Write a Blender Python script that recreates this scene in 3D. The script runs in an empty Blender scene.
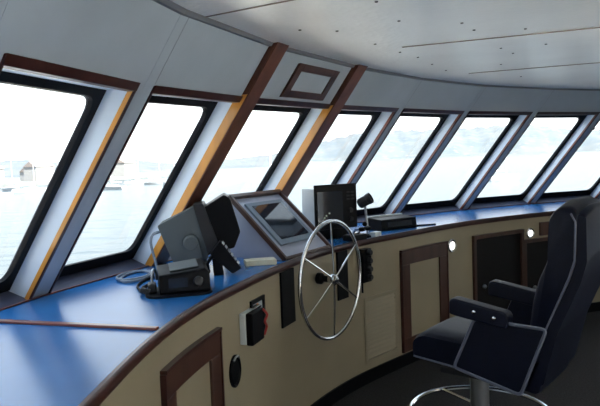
import bpy, math, random
from mathutils import Vector, Matrix
random.seed(7)
COL = bpy.context.scene.collection
R = math.radians

# ------------------------------------------------------------------ helpers
class MB:
    """collects shapes; build() links them as ONE mesh object"""
    def __init__(s): s.v = []; s.f = []; s.m = []; s.cur = 0
    def add(s, vs, fs):
        o = len(s.v); s.v += [tuple(p) for p in vs]
        for q in fs: s.f.append([o + i for i in q]); s.m.append(s.cur)
        return s
    def hexa(s, p):           # 8 corners, bottom loop then top loop
        return s.add(p, [(3,2,1,0),(4,5,6,7),(0,1,5,4),(1,2,6,5),(2,3,7,6),(3,0,4,7)])
    def box(s, c, d, rot=None):
        M = rot or Matrix.Identity(3); c = Vector(c); h = [x/2 for x in d]
        P = [c + M @ Vector((sx*h[0], sy*h[1], sz*h[2])) for sz in (-1,1) for sx,sy in ((-1,-1),(1,-1),(1,1),(-1,1))]
        return s.hexa(P)
    def prism(s, lo, hi):     # two matching loops of 3D points
        n = len(lo)
        return s.add(list(lo)+list(hi), [tuple(range(n-1,-1,-1)), tuple(range(n,2*n))] + [(i,(i+1)%n,n+(i+1)%n,n+i) for i in range(n)])
    def xz(s, poly, y0, y1):  # side outline (x, z) extruded along y
        return s.prism([(x,y0,z) for x,z in poly], [(x,y1,z) for x,z in poly])
    def loft(s, loops):       # rings of equal length, capped
        n = len(loops[0]); vs = [p for L in loops for p in L]; fs = []
        for k in range(len(loops)-1):
            for i in range(n): fs.append((k*n+i, k*n+(i+1)%n, (k+1)*n+(i+1)%n, (k+1)*n+i))
        fs += [tuple(range(n-1,-1,-1)), tuple(range((len(loops)-1)*n, len(loops)*n))]
        return s.add(vs, fs)
    def tube(s, path, r, n=8, closed=False):
        P = [Vector(p) for p in path]; N = len(P); rings = []; up = Vector((0.13,0.21,0.97))
        prev = None
        for i in range(N):
            a = P[(i-1)%N] if (closed or i) else P[0]; b = P[(i+1)%N] if (closed or i < N-1) else P[-1]
            t = (b-a).normalized()
            if prev is None:
                u = t.cross(up)
                if u.length < 1e-3: u = t.cross(Vector((1,0,0)))
            else: u = prev - t*prev.dot(t)
            u.normalize(); prev = u; w = t.cross(u); rr = r[i] if isinstance(r,(list,tuple)) else r
            rings.append([P[i] + (u*math.cos(2*math.pi*k/n) + w*math.sin(2*math.pi*k/n))*rr for k in range(n)])
        if not closed: return s.loft(rings)
        vs = [p for L in rings for p in L]; fs = []
        for k in range(N):
            for i in range(n): fs.append((k*n+i, k*n+(i+1)%n, ((k+1)%N)*n+(i+1)%n, ((k+1)%N)*n+i))
        return s.add(vs, fs)
    def lathe(s, prof, o, axis, n=24):   # prof: (radius, height along axis)
        a = Vector(axis).normalized(); u = a.orthogonal().normalized(); w = a.cross(u); o = Vector(o)
        return s.loft([[o + a*h + (u*math.cos(2*math.pi*k/n) + w*math.sin(2*math.pi*k/n))*max(r,1e-4) for k in range(n)] for r,h in prof])
    def build(s, name, mats, parent=None, bevel=0, seg=2, angle=35):
        me = bpy.data.meshes.new(name); me.from_pydata(s.v, [], s.f)
        mats = mats if isinstance(mats,(list,tuple)) else [mats]
        for m in mats: me.materials.append(m)
        me.polygons.foreach_set('material_index', s.m)
        me.validate(); me.update()
        import bmesh
        bm = bmesh.new(); bm.from_mesh(me); bmesh.ops.recalc_face_normals(bm, faces=bm.faces); bm.to_mesh(me); bm.free()
        me.polygons.foreach_set('use_smooth', [True]*len(me.polygons)); me.set_sharp_from_angle(angle=R(angle))
        o = bpy.data.objects.new(name, me); COL.objects.link(o)
        if parent: o.parent = parent
        if bevel:
            b = o.modifiers.new('bevel','BEVEL'); b.width = bevel; b.segments = seg; b.limit_method = 'ANGLE'; b.angle_limit = R(40); b.harden_normals = True
        return o

def tag(o, label=None, cat=None, group=None, kind=None):
    for k, v in (('label',label),('category',cat),('group',group),('kind',kind)):
        if v: o[k] = v
    return o
def thing(name, label, cat, loc=(0,0,0), rotz=0, group=None):
    o = bpy.data.objects.new(name, None); COL.objects.link(o); o.empty_display_size = .1
    o.location = loc; o.rotation_euler = (0,0,rotz)
    return tag(o, label, cat, group)
def roundpoly(poly, r, n=5):
    out = []; N = len(poly)
    for i in range(N):
        p = Vector(poly[i]); a = Vector(poly[i-1]); b = Vector(poly[(i+1)%N])
        rr = r[i] if isinstance(r,(list,tuple)) else r
        d1 = (a-p); d2 = (b-p); k = min(rr, d1.length*.45, d2.length*.45)
        if k < 1e-5: out.append(tuple(p)); continue
        q1 = p + d1.normalized()*k; q2 = p + d2.normalized()*k
        for j in range(n+1):
            t = j/n; out.append(tuple(q1*(1-t)**2 + p*2*t*(1-t) + q2*t*t))
    return out
def smooth_path(pts, n=8, closed=False):
    P = [Vector(p) for p in pts]; N = len(P); out = []
    rng = range(N if closed else N-1)
    for i in rng:
        g = lambda j: P[j % N] if closed else P[max(0,min(N-1,j))]
        p0,p1,p2,p3 = g(i-1),g(i),g(i+1),g(i+2)
        for j in range(n):
            t = j/n
            out.append(.5*((2*p1)+(-p0+p2)*t+(2*p0-5*p1+4*p2-p3)*t*t+(-p0+3*p1-3*p2+p3)*t**3))
    if not closed: out.append(P[-1])
    return out

# ------------------------------------------------------------------ materials
def mat(name, col, rough=.5, metal=0., spec=.5, noise=None, bump=None, coat=0., emit=None):
    m = bpy.data.materials.new(name); m.use_nodes = True; nt = m.node_tree; b = nt.nodes['Principled BSDF']
    b.inputs['Base Color'].default_value = (*col,1); b.inputs['Roughness'].default_value = rough
    b.inputs['Metallic'].default_value = metal; b.inputs['Specular IOR Level'].default_value = spec
    b.inputs['Coat Weight'].default_value = coat; b.inputs['Coat Roughness'].default_value = .28 if coat >= 1 else .12
    if emit:
        b.inputs['Emission Color'].default_value = (*emit[:3],1); b.inputs['Emission Strength'].default_value = emit[3]
    tc = nt.nodes.new('ShaderNodeTexCoord')
    if noise:   # (scale, amount, stretch)
        mp = nt.nodes.new('ShaderNodeMapping'); mp.inputs['Scale'].default_value = noise[2] if len(noise) > 2 else (1,1,1)
        n = nt.nodes.new('ShaderNodeTexNoise'); n.inputs['Scale'].default_value = noise[0]; n.inputs['Detail'].default_value = 5
        rp = nt.nodes.new('ShaderNodeMapRange'); rp.inputs['From Min'].default_value = .3; rp.inputs['From Max'].default_value = .7
        rp.inputs['To Min'].default_value = 1-noise[1]; rp.inputs['To Max'].default_value = 1+noise[1]
        mx = nt.nodes.new('ShaderNodeMix'); mx.data_type = 'RGBA'; mx.blend_type = 'MULTIPLY'; mx.inputs['Factor'].default_value = 1
        mx.inputs[6].default_value = (*col,1)
        nt.links.new(tc.outputs['Object'], mp.inputs['Vector']); nt.links.new(mp.outputs[0], n.inputs['Vector'])
        nt.links.new(n.outputs[0], rp.inputs['Value']); nt.links.new(rp.outputs[0], mx.inputs[7]); nt.links.new(mx.outputs[2], b.inputs['Base Color'])
    if bump:    # (scale, strength, kind)
        if len(bump) > 2 and bump[2] == 'voronoi':
            n = nt.nodes.new('ShaderNodeTexVoronoi'); out = n.outputs['Distance']
        else:
            n = nt.nodes.new('ShaderNodeTexNoise'); out = n.outputs[0]
        n.inputs['Scale'].default_value = bump[0]
        bp = nt.nodes.new('ShaderNodeBump'); bp.inputs['Strength'].default_value = bump[1]; bp.inputs['Distance'].default_value = .004
        nt.links.new(tc.outputs['Object'], n.inputs['Vector']); nt.links.new(out, bp.inputs['Height']); nt.links.new(bp.outputs[0], b.inputs['Normal'])
    return m
def glass_mat(name, tint):
    m = bpy.data.materials.new(name); m.use_nodes = True; nt = m.node_tree; nt.nodes.clear()
    o = nt.nodes.new('ShaderNodeOutputMaterial'); mx = nt.nodes.new('ShaderNodeMixShader'); t = nt.nodes.new('ShaderNodeBsdfTransparent')
    g = nt.nodes.new('ShaderNodeBsdfGlossy'); lw = nt.nodes.new('ShaderNodeLayerWeight'); lw.inputs[0].default_value = .5
    pw = nt.nodes.new('ShaderNodeMath'); pw.operation = 'POWER'; pw.inputs[1].default_value = 5; nt.links.new(lw.outputs['Facing'], pw.inputs[0])
    fr = nt.nodes.new('ShaderNodeMath'); fr.operation = 'MULTIPLY_ADD'; fr.inputs[1].default_value = .7; fr.inputs[2].default_value = .025; nt.links.new(pw.outputs[0], fr.inputs[0])
    t.inputs[0].default_value = (*tint,1); g.inputs['Roughness'].default_value = .02
    nt.links.new(fr.outputs[0], mx.inputs[0]); nt.links.new(t.outputs[0], mx.inputs[1]); nt.links.new(g.outputs[0], mx.inputs[2]); nt.links.new(mx.outputs[0], o.inputs[0])
    return m
M = dict(
    panel = mat('grey_wall_panel', (.305,.36,.425), .5, noise=(3,.08), bump=(220,.06)),
    white = mat('skylit_reveal_paint', (.72,.83,.96), .4, noise=(4,.04)),  # white paint with the blue of the sky light in its colour
    ceil = mat('ceiling_panel', (.86,.86,.84), .3, spec=.7, coat=1.0, noise=(1.5,.13), bump=(34,.8,'voronoi')),
    wood = mat('varnished_teak_lit', (.62,.27,.045), .3, noise=(9,.22,(1,1,.12)), coat=.35),  # wood tone brightened for the sides that face the window light
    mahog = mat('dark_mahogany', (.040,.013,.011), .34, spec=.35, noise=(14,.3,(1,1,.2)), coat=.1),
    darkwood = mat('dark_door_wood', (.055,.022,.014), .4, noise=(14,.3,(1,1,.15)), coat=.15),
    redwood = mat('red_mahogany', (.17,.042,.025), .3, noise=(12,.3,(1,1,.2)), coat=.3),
    postwood = mat('postwood_shaded', (.105,.040,.024), .38, spec=.35, noise=(14,.3,(1,1,.2))),  # post wood with its shade put into the colour
    black = mat('black_rubber', (.004,.005,.008), .6, spec=.12, bump=(60,.05)),
    bplast = mat('black_plastic', (.004,.0045,.006), .42, spec=.1, bump=(300,.05)),
    gplast = mat('grey_plastic', (.085,.10,.105), .55, spec=.3, noise=(5,.08), bump=(260,.08)),
    dgrey = mat('charcoal_plastic', (.015,.016,.019), .5, spec=.35),
    lgrey = mat('light_case_plastic', (.62,.68,.70), .45),
    blue = mat('blue_laminate', (.016,.145,.42), .24, spec=.55, coat=.08, noise=(2.5,.10), bump=(30,.02)),
    slate = mat('slate_sill', (.055,.065,.11), .5, noise=(6,.1)),
    cream = mat('cream_panel', (.29,.252,.175), .38, noise=(2.2,.08), coat=.15),
    chrome = mat('polished_steel', (.72,.74,.77), .13, 1.),
    satin = mat('satin_steel', (.40,.42,.45), .35, 1.),
    leather = mat('navy_leather', (.003,.0048,.0145), .46, spec=.2, noise=(30,.15), bump=(180,.15)),
    piping = mat('grey_piping', (.09,.105,.15), .5),
    carpet = mat('charcoal_carpet', (.03,.03,.032), .95, spec=.1, noise=(90,.35), bump=(400,.6)),
    screen = mat('dark_screen_glass', (.012,.018,.03), .06, spec=.7),
    bezel = mat('steel_blue_bezel', (.15,.20,.26), .4),
    podpan = mat('pod_grey_laminate', (.33,.37,.48), .4, noise=(5,.06)),
    paper = mat('pale_paper', (.62,.60,.48), .7, noise=(20,.06)),
    cable = mat('grey_blue_cable', (.16,.20,.26), .5),
    red = mat('red_plastic', (.35,.02,.02), .45), orange = mat('orange_print', (.55,.20,.03), .6),
    keys = mat('pale_keys', (.45,.48,.52), .5),
    lens = mat('lit_lamp_lens', (.9,.9,.88), .3, emit=(1,.98,.92,1.1)),
    echo = mat('screen_echo', (.02,.03,.02), .4, emit=(.35,.42,.30,.35)),
    glass = glass_mat('window_glass', (.96,.98,.98)),
    hull = mat('outer_hull_paint', (.75,.75,.74), .5, noise=(3,.05)),
    boat = mat('boat_white', (.40,.41,.42), .35, noise=(2,.05)),
    mastm = mat('mast_alloy', (.55,.57,.60), .4, .3, noise=(3,.05)),
    roofm = mat('pale_tile_roof', (.17,.145,.135), .8, noise=(2,.2)),
    housem = mat('house_render', (.22,.22,.22), .8, noise=(1,.05)),
    quay = mat('quay_stone', (.12,.13,.127), .8, noise=(.4,.2)),
)
def water_mat():
    m = bpy.data.materials.new('harbour_water'); m.use_nodes = True; nt = m.node_tree; b = nt.nodes['Principled BSDF']
    b.inputs['Base Color'].default_value = (.012,.03,.042,1); b.inputs['Roughness'].default_value = .22
    tc = nt.nodes.new('ShaderNodeTexCoord'); mp = nt.nodes.new('ShaderNodeMapping'); mp.inputs['Scale'].default_value = (.5,.9,1)
    n = nt.nodes.new('ShaderNodeTexNoise'); n.inputs['Scale'].default_value = .35; n.inputs['Detail'].default_value = 6
    bp = nt.nodes.new('ShaderNodeBump'); bp.inputs['Strength'].default_value = .55; bp.inputs['Distance'].default_value = .6
    nt.links.new(tc.outputs['Object'], mp.inputs[0]); nt.links.new(mp.outputs[0], n.inputs['Vector']); nt.links.new(n.outputs[0], bp.inputs['Height']); nt.links.new(bp.outputs[0], b.inputs['Normal'])
    return m
def hill_mat():
    m = bpy.data.materials.new('wooded_town_hill'); m.use_nodes = True; nt = m.node_tree; b = nt.nodes['Principled BSDF']; b.inputs['Roughness'].default_value = .95
    tc = nt.nodes.new('ShaderNodeTexCoord'); n = nt.nodes.new('ShaderNodeTexNoise'); n.inputs['Scale'].default_value = .012; n.inputs['Detail'].default_value = 6
    v = nt.nodes.new('ShaderNodeTexVoronoi'); v.inputs['Scale'].default_value = .035
    r1 = nt.nodes.new('ShaderNodeValToRGB'); r1.color_ramp.elements[0].position = .38; r1.color_ramp.elements[1].position = .62
    r1.color_ramp.elements[0].color = (.050,.066,.080,1); r1.color_ramp.elements[1].color = (.072,.082,.088,1)
    r2 = nt.nodes.new('ShaderNodeValToRGB'); r2.color_ramp.elements[0].position = .0; r2.color_ramp.elements[1].position = .32
    r2.color_ramp.elements[0].color = (1,1,1,1); r2.color_ramp.elements[1].color = (0,0,0,1)
    mx = nt.nodes.new('ShaderNodeMix'); mx.data_type = 'RGBA'; mx.inputs[7].default_value = (.13,.125,.12,1)
    nt.links.new(tc.outputs['Object'], n.inputs['Vector']); nt.links.new(tc.outputs['Object'], v.inputs['Vector'])
    nt.links.new(n.outputs[0], r1.inputs[0]); nt.links.new(v.outputs['Distance'], r2.inputs[0])
    nt.links.new(r2.outputs[0], mx.inputs['Factor']); nt.links.new(r1.outputs[0], mx.inputs[6]); nt.links.new(mx.outputs[2], b.inputs['Base Color'])
    return m
_c=M['ceil'].node_tree.nodes['Principled BSDF']; _c.inputs['Coat IOR'].default_value=1.7
M['water'] = water_mat(); M['hill'] = hill_mat()

# ------------------------------------------------------------------ plan of the wheelhouse (metres, floor z = 0)
EYE = 1.53; SILL = .98; HEAD = 1.845; CEIL = 2.085
LEAN = Vector((.646,-.394,1.0))                  # the raked front: every mullion leans aft by this much per metre of height
AFT = Vector((.854,-.521,0)); STB = Vector((.521,.854,0)); SHIP = math.atan2(-.521,.854)
PT = [(-1.37,-1.0),(-1.37,.10),(-1.37,1.01),(-1.346,1.89),(-1.146,2.686),(-.828,3.467),(-.348,4.299),(.183,5.023),(.843,5.674),(1.613,6.188),(2.429,6.591),(3.275,6.90)]
PT = [Vector((x,y,0)) for x,y in PT]
NF = len(PT)-1
POSTS = (5,6)
def fdir(k): d = PT[k+1]-PT[k]; return d.normalized(), d.length
def node_lean(i):        # the rake turns a little from mullion to mullion round the curve
    a = R(121.4 + 5.2*(max(4,min(10,i))-7)/3); t = math.tan(R(37.1)); return Vector((math.sin(a)*t, math.cos(a)*t, 1))
def node_head(i): return (1.816,1.833,1.850,1.866,1.870,1.872,1.872)[max(4,min(10,i))-4]
def fp(k, u, z, D=0):
    d,L = fdir(k); out = Vector((-d.y,d.x,0)); f = u/L
    hd = node_head(k)*(1-f) + node_head(k+1)*f; ln = node_lean(k)*(1-f) + node_lean(k+1)*f
    if z > SILL: z = SILL+(z-SILL)*(hd-SILL)/(HEAD-SILL) if z <= HEAD else hd+(z-HEAD)*(CEIL-hd)/(CEIL-HEAD)
    return PT[k] + d*u + out*D + Vector((ln.x*(z-SILL), ln.y*(z-SILL), z))
def fbox(mb, k, u0,u1,z0,z1,D0,D1):
    return mb.hexa([fp(k,u,z,D) for z in (z0,z1) for u,D in ((u0,D0),(u1,D0),(u1,D1),(u0,D1))])
def margin(i): return .056 if i in POSTS else (.058 if i<5 else .042)

# ---- wall_front: upper band, mullions, outer apron below the sill
w = MB()
for k in range(NF):
    d,L = fdir(k); m0,m1 = margin(k), margin(k+1)
    fbox(w,k,0.0006,L-.0006,HEAD,CEIL+.05,0,.02)
    fbox(w,k,0,m0,SILL-.02,HEAD,0,.02); fbox(w,k,L-m1,L,SILL-.02,HEAD,0,.02)
tag(w.build('wall_front', M['panel']), kind='structure')
w = MB()
for k in range(NF):
    d,L = fdir(k); out = Vector((-d.y,d.x,0))
    a,b = PT[k]-d*.06, PT[k+1]+d*.06
    w.hexa([p + out*D + Vector((0,0,z)) for z in (-.05,SILL-.03) for p,D in ((a,.13),(b,.13),(b,.19),(a,.19))])
tag(w.build('wall_forward_apron', M['hull']), kind='structure')

# ---- windows
def window(k, idx):
    d,L = fdir(k); u0,u1 = margin(k), L-margin(k+1); dep = .125
    root = bpy.data.objects.new('window_%d' % idx, None); COL.objects.link(root); root['kind'] = 'structure'; root.location = PT[k]+Vector((0,0,SILL))
    inv = Matrix.Translation(-root.location)
    def bld(mb, *a, **kw):
        mb.v = [tuple(inv @ Vector(p)) for p in mb.v]; return mb.build(*a, parent=root, **kw)
    g = MB(); fbox(g,k,u0-.005,u1+.005,SILL-.01,HEAD+.005,dep+.004,dep+.010); bld(g,'glass_pane',M['glass'])
    r = MB()
    fbox(r,k,u0-.012,u0,SILL-.01,HEAD,.02,dep+.02); fbox(r,k,u1,u1+.012,SILL-.01,HEAD,.02,dep+.02); fbox(r,k,u0,u1,HEAD,HEAD+.012,.02,dep+.02)
    bld(r,'window_reveal',M['white'])
    s = MB(); s.hexa([fp(k,u,z,D) for zz in (0,1) for u,D,z in ((u0,0,SILL-.02 if not zz else SILL+.003),(u1,0,SILL-.02 if not zz else SILL+.003),(u1,dep+.03,SILL-.02 if not zz else SILL+.052),(u0,dep+.03,SILL-.02 if not zz else SILL+.052))]); bld(s,'window_sill',M['slate'])
    # rubber frame with rounded corners
    f = MB(); bw=.042; bt=.034; bb=.112; rr=.06
    zf = 1/math.sqrt(1+LEAN.x**2+LEAN.y**2)
    inn = [(u0+bw,SILL+bb*zf*1.1),(u1-bw,SILL+bb*zf*1.1),(u1-bw,HEAD-bt*zf),(u0+bw,HEAD-bt*zf)]
    outc = [(u0,SILL+.044),(u1,SILL+.044),(u1,HEAD),(u0,HEAD)]
    inr=[];ou=[]
    for i in range(4):
        p=Vector(inn[i]);a=Vector(inn[i-1]);b=Vector(inn[(i+1)%4]); q1=p+(a-p).normalized()*rr; q2=p+(b-p).normalized()*rr
        for j in range(7):
            t=j/6; inr.append(q1*(1-t)**2+p*2*t*(1-t)+q2*t*t); ou.append(Vector(outc[i]))
    n=len(inr)
    for D0,D1,ins in ((dep-.008,dep+.02,0.),):
        I=[q+(Vector(((u0+u1)/2,(SILL+HEAD)/2))-q)*(ins) for q in inr] if ins>=0 else [Vector(((u0+u1)/2+(q.x-(u0+u1)/2)*(1+.045),(SILL+HEAD)/2+(q.y-(SILL+HEAD)/2)*(1+.035))) for q in inr]
        vs=[fp(k,q.x,q.y,D0) for q in I]+[fp(k,q.x,q.y,D0) for q in ou]+[fp(k,q.x,q.y,D1) for q in I]+[fp(k,q.x,q.y,D1) for q in ou]
        fs=[]
        for i in range(n):
            j=(i+1)%n; fs+=[(i,j,n+j,n+i),(2*n+i,3*n+i,3*n+j,2*n+j),(i,2*n+i,2*n+j,j),(n+i,n+j,3*n+j,3*n+i)]
        f.add(vs,fs)
    bld(f,'window_gasket',M['black'])
    # varnished lip round the opening
    t = MB(); g2 = MB(); pr=-.010; de=.022
    if k not in POSTS:
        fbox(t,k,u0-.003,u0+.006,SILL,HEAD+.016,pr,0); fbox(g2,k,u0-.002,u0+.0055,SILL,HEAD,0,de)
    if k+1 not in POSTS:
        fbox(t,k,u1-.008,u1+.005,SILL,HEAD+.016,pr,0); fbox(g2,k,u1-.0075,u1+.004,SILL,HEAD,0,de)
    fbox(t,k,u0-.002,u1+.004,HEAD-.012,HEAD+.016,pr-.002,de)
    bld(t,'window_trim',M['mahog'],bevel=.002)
    if g2.v: bld(g2,'window_edging',M['wood'] if k<6 else M['redwood'],bevel=.001)  # window-facing edge: its lit side is painted in as a brighter wood
    s = MB(); fbox(s,k,u0-margin(k),u1+margin(k+1),SILL-.005,SILL+.007,-.012,.002); bld(s,'sill_strip',M['redwood'],bevel=.002)
for k in range(NF): window(k, k+1)

# ---- the two varnished posts beside the middle window
for i,(k) in enumerate(POSTS):
    d0,L0 = fdir(k-1); d1,L1 = fdir(k); d=(d0+d1).normalized(); out=Vector((-d.y,d.x,0))
    p = MB(); W=.057
    ln=node_lean(k)
    def q(u,z,D): return PT[k]+d*u+out*D+Vector((ln.x*(z-SILL),ln.y*(z-SILL),z))
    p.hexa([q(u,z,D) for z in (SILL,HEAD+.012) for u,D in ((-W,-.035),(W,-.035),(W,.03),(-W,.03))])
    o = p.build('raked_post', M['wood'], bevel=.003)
    ph_ = MB(); ph_.hexa([q(u,z,D) for z in (HEAD+.012,CEIL+.01) for u,D in ((-W,-.035),(W,-.035),(W,.03),(-W,.03))]); ph_.build('post_head', M['postwood'], o, bevel=.003)  # head of the same post, darkened in colour where window light stops
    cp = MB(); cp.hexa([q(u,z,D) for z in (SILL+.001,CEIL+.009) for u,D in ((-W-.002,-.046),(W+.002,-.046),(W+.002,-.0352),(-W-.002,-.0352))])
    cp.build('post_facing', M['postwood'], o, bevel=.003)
    tag(o, ('varnished wooden post slanting up from behind the grey radar to the ceiling','varnished wooden post slanting up right of the framed hatch, behind the black monitor')[i], 'post', 'varnished raked posts')

# ---- framed hatch between the posts, above the middle window
hk=5; d,L=fdir(hk)
hz0,hz1=1.875,2.035; hu0,hu1=.29,.765
rt = thing('inspection_hatch','small grey hatch in a dark wooden frame above the middle window','hatch', fp(hk,.47,hz0,0))
def hb(mb,u0,u1,z0,z1,D0,D1):
    fbox(mb,hk,u0,u1,z0,z1,D0,D1)
fr=MB(); t=.055; tz=.034
hb(fr,hu0,hu0+t,hz0,hz1,-.018,.0); hb(fr,hu1-t,hu1,hz0,hz1,-.018,.0); hb(fr,hu0+t,hu1-t,hz0,hz0+tz,-.018,.0); hb(fr,hu0+t,hu1-t,hz1-tz,hz1,-.018,.0)
pn=MB(); hb(pn,hu0+t,hu1-t,hz0+tz,hz1-tz,-.007,0)
for mb,nm,mm in ((fr,'hatch_frame',M['darkwood']),(pn,'hatch_cover',M['panel'])):
    mb.v=[tuple(Vector(p)-rt.location) for p in mb.v]; mb.build(nm,mm,rt,bevel=.002)

# ---- panel joints on the upper band, dark strip painting the shadow line at the ceiling
j=MB()
for k in range(4,NF):
    if k in POSTS: continue
    a=fp(k,0,HEAD+.02,-.001); b=fp(k,0,CEIL,-.001); d,_=fdir(k)
    m_=margin(k); fbox(j,k,m_-.0012,m_+.0012,HEAD+.02,CEIL,-.0012,.004)
tag(j.build('trim_1', mat('panel_joint',(.24,.26,.29),.6)), kind='structure')
cv=MB()
for k in range(NF):
    d,L=fdir(k); fbox(cv,k,-.004,L+.004,CEIL-.014,CEIL+.002,-.016,.01)
tag(cv.build('trim_2', mat('shadow_line_strip',(.13,.14,.16),.5)), kind='structure')

# ---- the rest of the room
end_p = PT[0]; end_s = PT[-1]
aft_p = end_p + AFT*2.7; aft_s = end_s + AFT*2.9
def wall(name, a, b, z0, z1, th, m):
    d=(b-a).normalized(); o=Vector((-d.y,d.x,0))
    mb=MB(); mb.hexa([p+o*t+Vector((0,0,z)) for z in (z0,z1) for p,t in ((a,0),(b,0),(b,th),(a,th))]); return tag(mb.build(name,m),kind='structure')
def sidewall(name, fwd_pt, aft_pt, sgn, m):     # forward edge raked like the front
    o=STB*sgn; mb=MB(); ln=node_lean(0 if sgn<0 else NF); rk=Vector((ln.x*(CEIL-SILL),ln.y*(CEIL-SILL),0))
    kk,uu=(0,0) if sgn<0 else (NF-1,fdir(NF-1)[1]); lo_=[fwd_pt,aft_pt,aft_pt+Vector((0,0,CEIL)),fp(kk,uu,CEIL),fp(kk,uu,HEAD),fwd_pt+Vector((0,0,SILL))]
    mb.prism([p-o*.0 for p in lo_],[p+o*.08 for p in lo_]); return tag(mb.build(name,m),kind='structure')
sidewall('wall_port', end_p, aft_p, -1, M['panel'])
# starboard side: an unseen glazed sliding door, added to let in fill light
sw=MB(); ln=node_lean(NF); rk=Vector((ln.x*(CEIL-SILL),ln.y*(CEIL-SILL),0)); SD0,SD1,SDT=.95,2.2,1.98; LU=fdir(NF-1)[1]; e1=fp(NF-1,LU,HEAD); e2=fp(NF-1,LU,CEIL); e3=e1.lerp(e2,(SDT-e1.z)/(e2.z-e1.z))
for lo_ in ([end_s,end_s+AFT*SD0,end_s+AFT*SD0+Vector((0,0,SDT)),e3,e1,end_s+Vector((0,0,SILL))],
            [end_s+AFT*SD1,aft_s,aft_s+Vector((0,0,SDT)),end_s+AFT*SD1+Vector((0,0,SDT))],
            [e3,aft_s+Vector((0,0,SDT)),aft_s+Vector((0,0,CEIL)),e2]):
    sw.prism(lo_,[p+STB*.08 for p in lo_])
tag(sw.build('wall_starboard',M['panel']),kind='structure')
dr_=bpy.data.objects.new('fill_door',None); COL.objects.link(dr_); dr_['kind']='structure'
def sbx(mb,u0,u1,z0,z1,t0,t1): return mb.hexa([end_s+AFT*u+STB*t+Vector((0,0,z)) for z in (z0,z1) for u,t in ((u0,t0),(u1,t0),(u1,t1),(u0,t1))])
g=MB(); sbx(g,SD0,SD1,.06,SDT,.04,.046); g.build('glass_pane',M['glass'],dr_)
g=MB(); um=(SD0+SD1)/2
for u in (SD0+.025,um,SD1-.025): sbx(g,u-.025,u+.025,.0,SDT,.02,.07)
sbx(g,SD0,SD1,0,.06,.022,.068); sbx(g,SD0,SD1,SDT-.05,SDT,.022,.068); g.build('door_stile',M['mahog'],dr_)
# aft bulkhead; its unseen windows are added to brighten the room
ad=(aft_p-aft_s); AL=ad.length; ad.normalize(); an=Vector((-ad.y,ad.x,0))*(-1)
if an.dot(AFT)<0: an=-an
def abox(mb,u0,u1,z0,z1,t0,t1): return mb.hexa([aft_s+ad*u+an*t+Vector((0,0,z)) for z in (z0,z1) for u,t in ((u0,t0),(u1,t0),(u1,t1),(u0,t1))])
AW=[(3.6,5.1),(5.4,6.9),(7.2,8.7)]; wz0,wz1=.35,2.03
mb=MB(); abox(mb,0,AL,0,wz0,0,.08); abox(mb,0,AL,wz1,CEIL,0,.08)
for u0,u1 in zip([0]+[x[1] for x in AW],[x[0] for x in AW]+[AL]): abox(mb,u0,u1,wz0,wz1,0,.08)
tag(mb.build('wall_aft',M['cream']),kind='structure')
for i,(u0,u1) in enumerate(AW):
    root=bpy.data.objects.new('window_%d'%(NF+1+i),None); COL.objects.link(root); root['kind']='structure'
    g=MB(); abox(g,u0,u1,wz0,wz1,.04,.046); g.build('glass_pane',M['glass'],root)
    f=MB(); abox(f,u0,u0+.04,wz0,wz1,-.01,.08); abox(f,u1-.04,u1,wz0,wz1,-.01,.08); abox(f,u0+.04,u1-.04,wz0,wz0+.04,-.01,.08); abox(f,u0+.04,u1-.04,wz1-.04,wz1,-.01,.08); f.build('window_trim',M['wood'],root)
dk_=MB(); dk_.prism([p+Vector((0,0,-.06)) for p in (aft_s+an*.08+STB*.3,aft_p+an*.08-STB*.3,aft_p+an*7-STB*.3,aft_s+an*7+STB*.3)],[p+Vector((0,0,-.02)) for p in (aft_s+an*.08+STB*.3,aft_p+an*.08-STB*.3,aft_p+an*7-STB*.3,aft_s+an*7+STB*.3)])
tag(dk_.build('floor_bounce_deck',mat('pale_bounce_deck',(.80,.76,.68),.7,noise=(6,.08))),kind='structure')  # unseen pale deck, added to bounce sunlight up through the aft windows
fl=MB(); lo=[p+Vector((0,0,-.06)) for p in PT]+[aft_s,aft_p]
loop=[Vector((p.x,p.y,0)) for p in PT]+[Vector((aft_s.x,aft_s.y,0)),Vector((aft_p.x,aft_p.y,0))]
fl.prism([p+Vector((0,0,-.06)) for p in loop], loop); tag(fl.build('floor',M['carpet']),kind='structure')
top=[]
for i,p in enumerate(PT):
    d=(PT[min(i+1,NF)]-PT[max(i-1,0)]).normalized(); ln=node_lean(i); top.append(p+Vector((ln.x*(CEIL-SILL),ln.y*(CEIL-SILL),0))+Vector((-d.y,d.x,0))*.12)
top=[top[0]-AFT*.9]+top+[top[-1]-AFT*.9+STB*.3, aft_s+AFT*.7+STB*.2, aft_p+AFT*.7-STB*.2]
c=MB(); c.prism([Vector((p.x,p.y,CEIL)) for p in top],[Vector((p.x,p.y,CEIL+.08)) for p in top])
tag(c.build('ceiling',M['ceil']),kind='structure')
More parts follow.
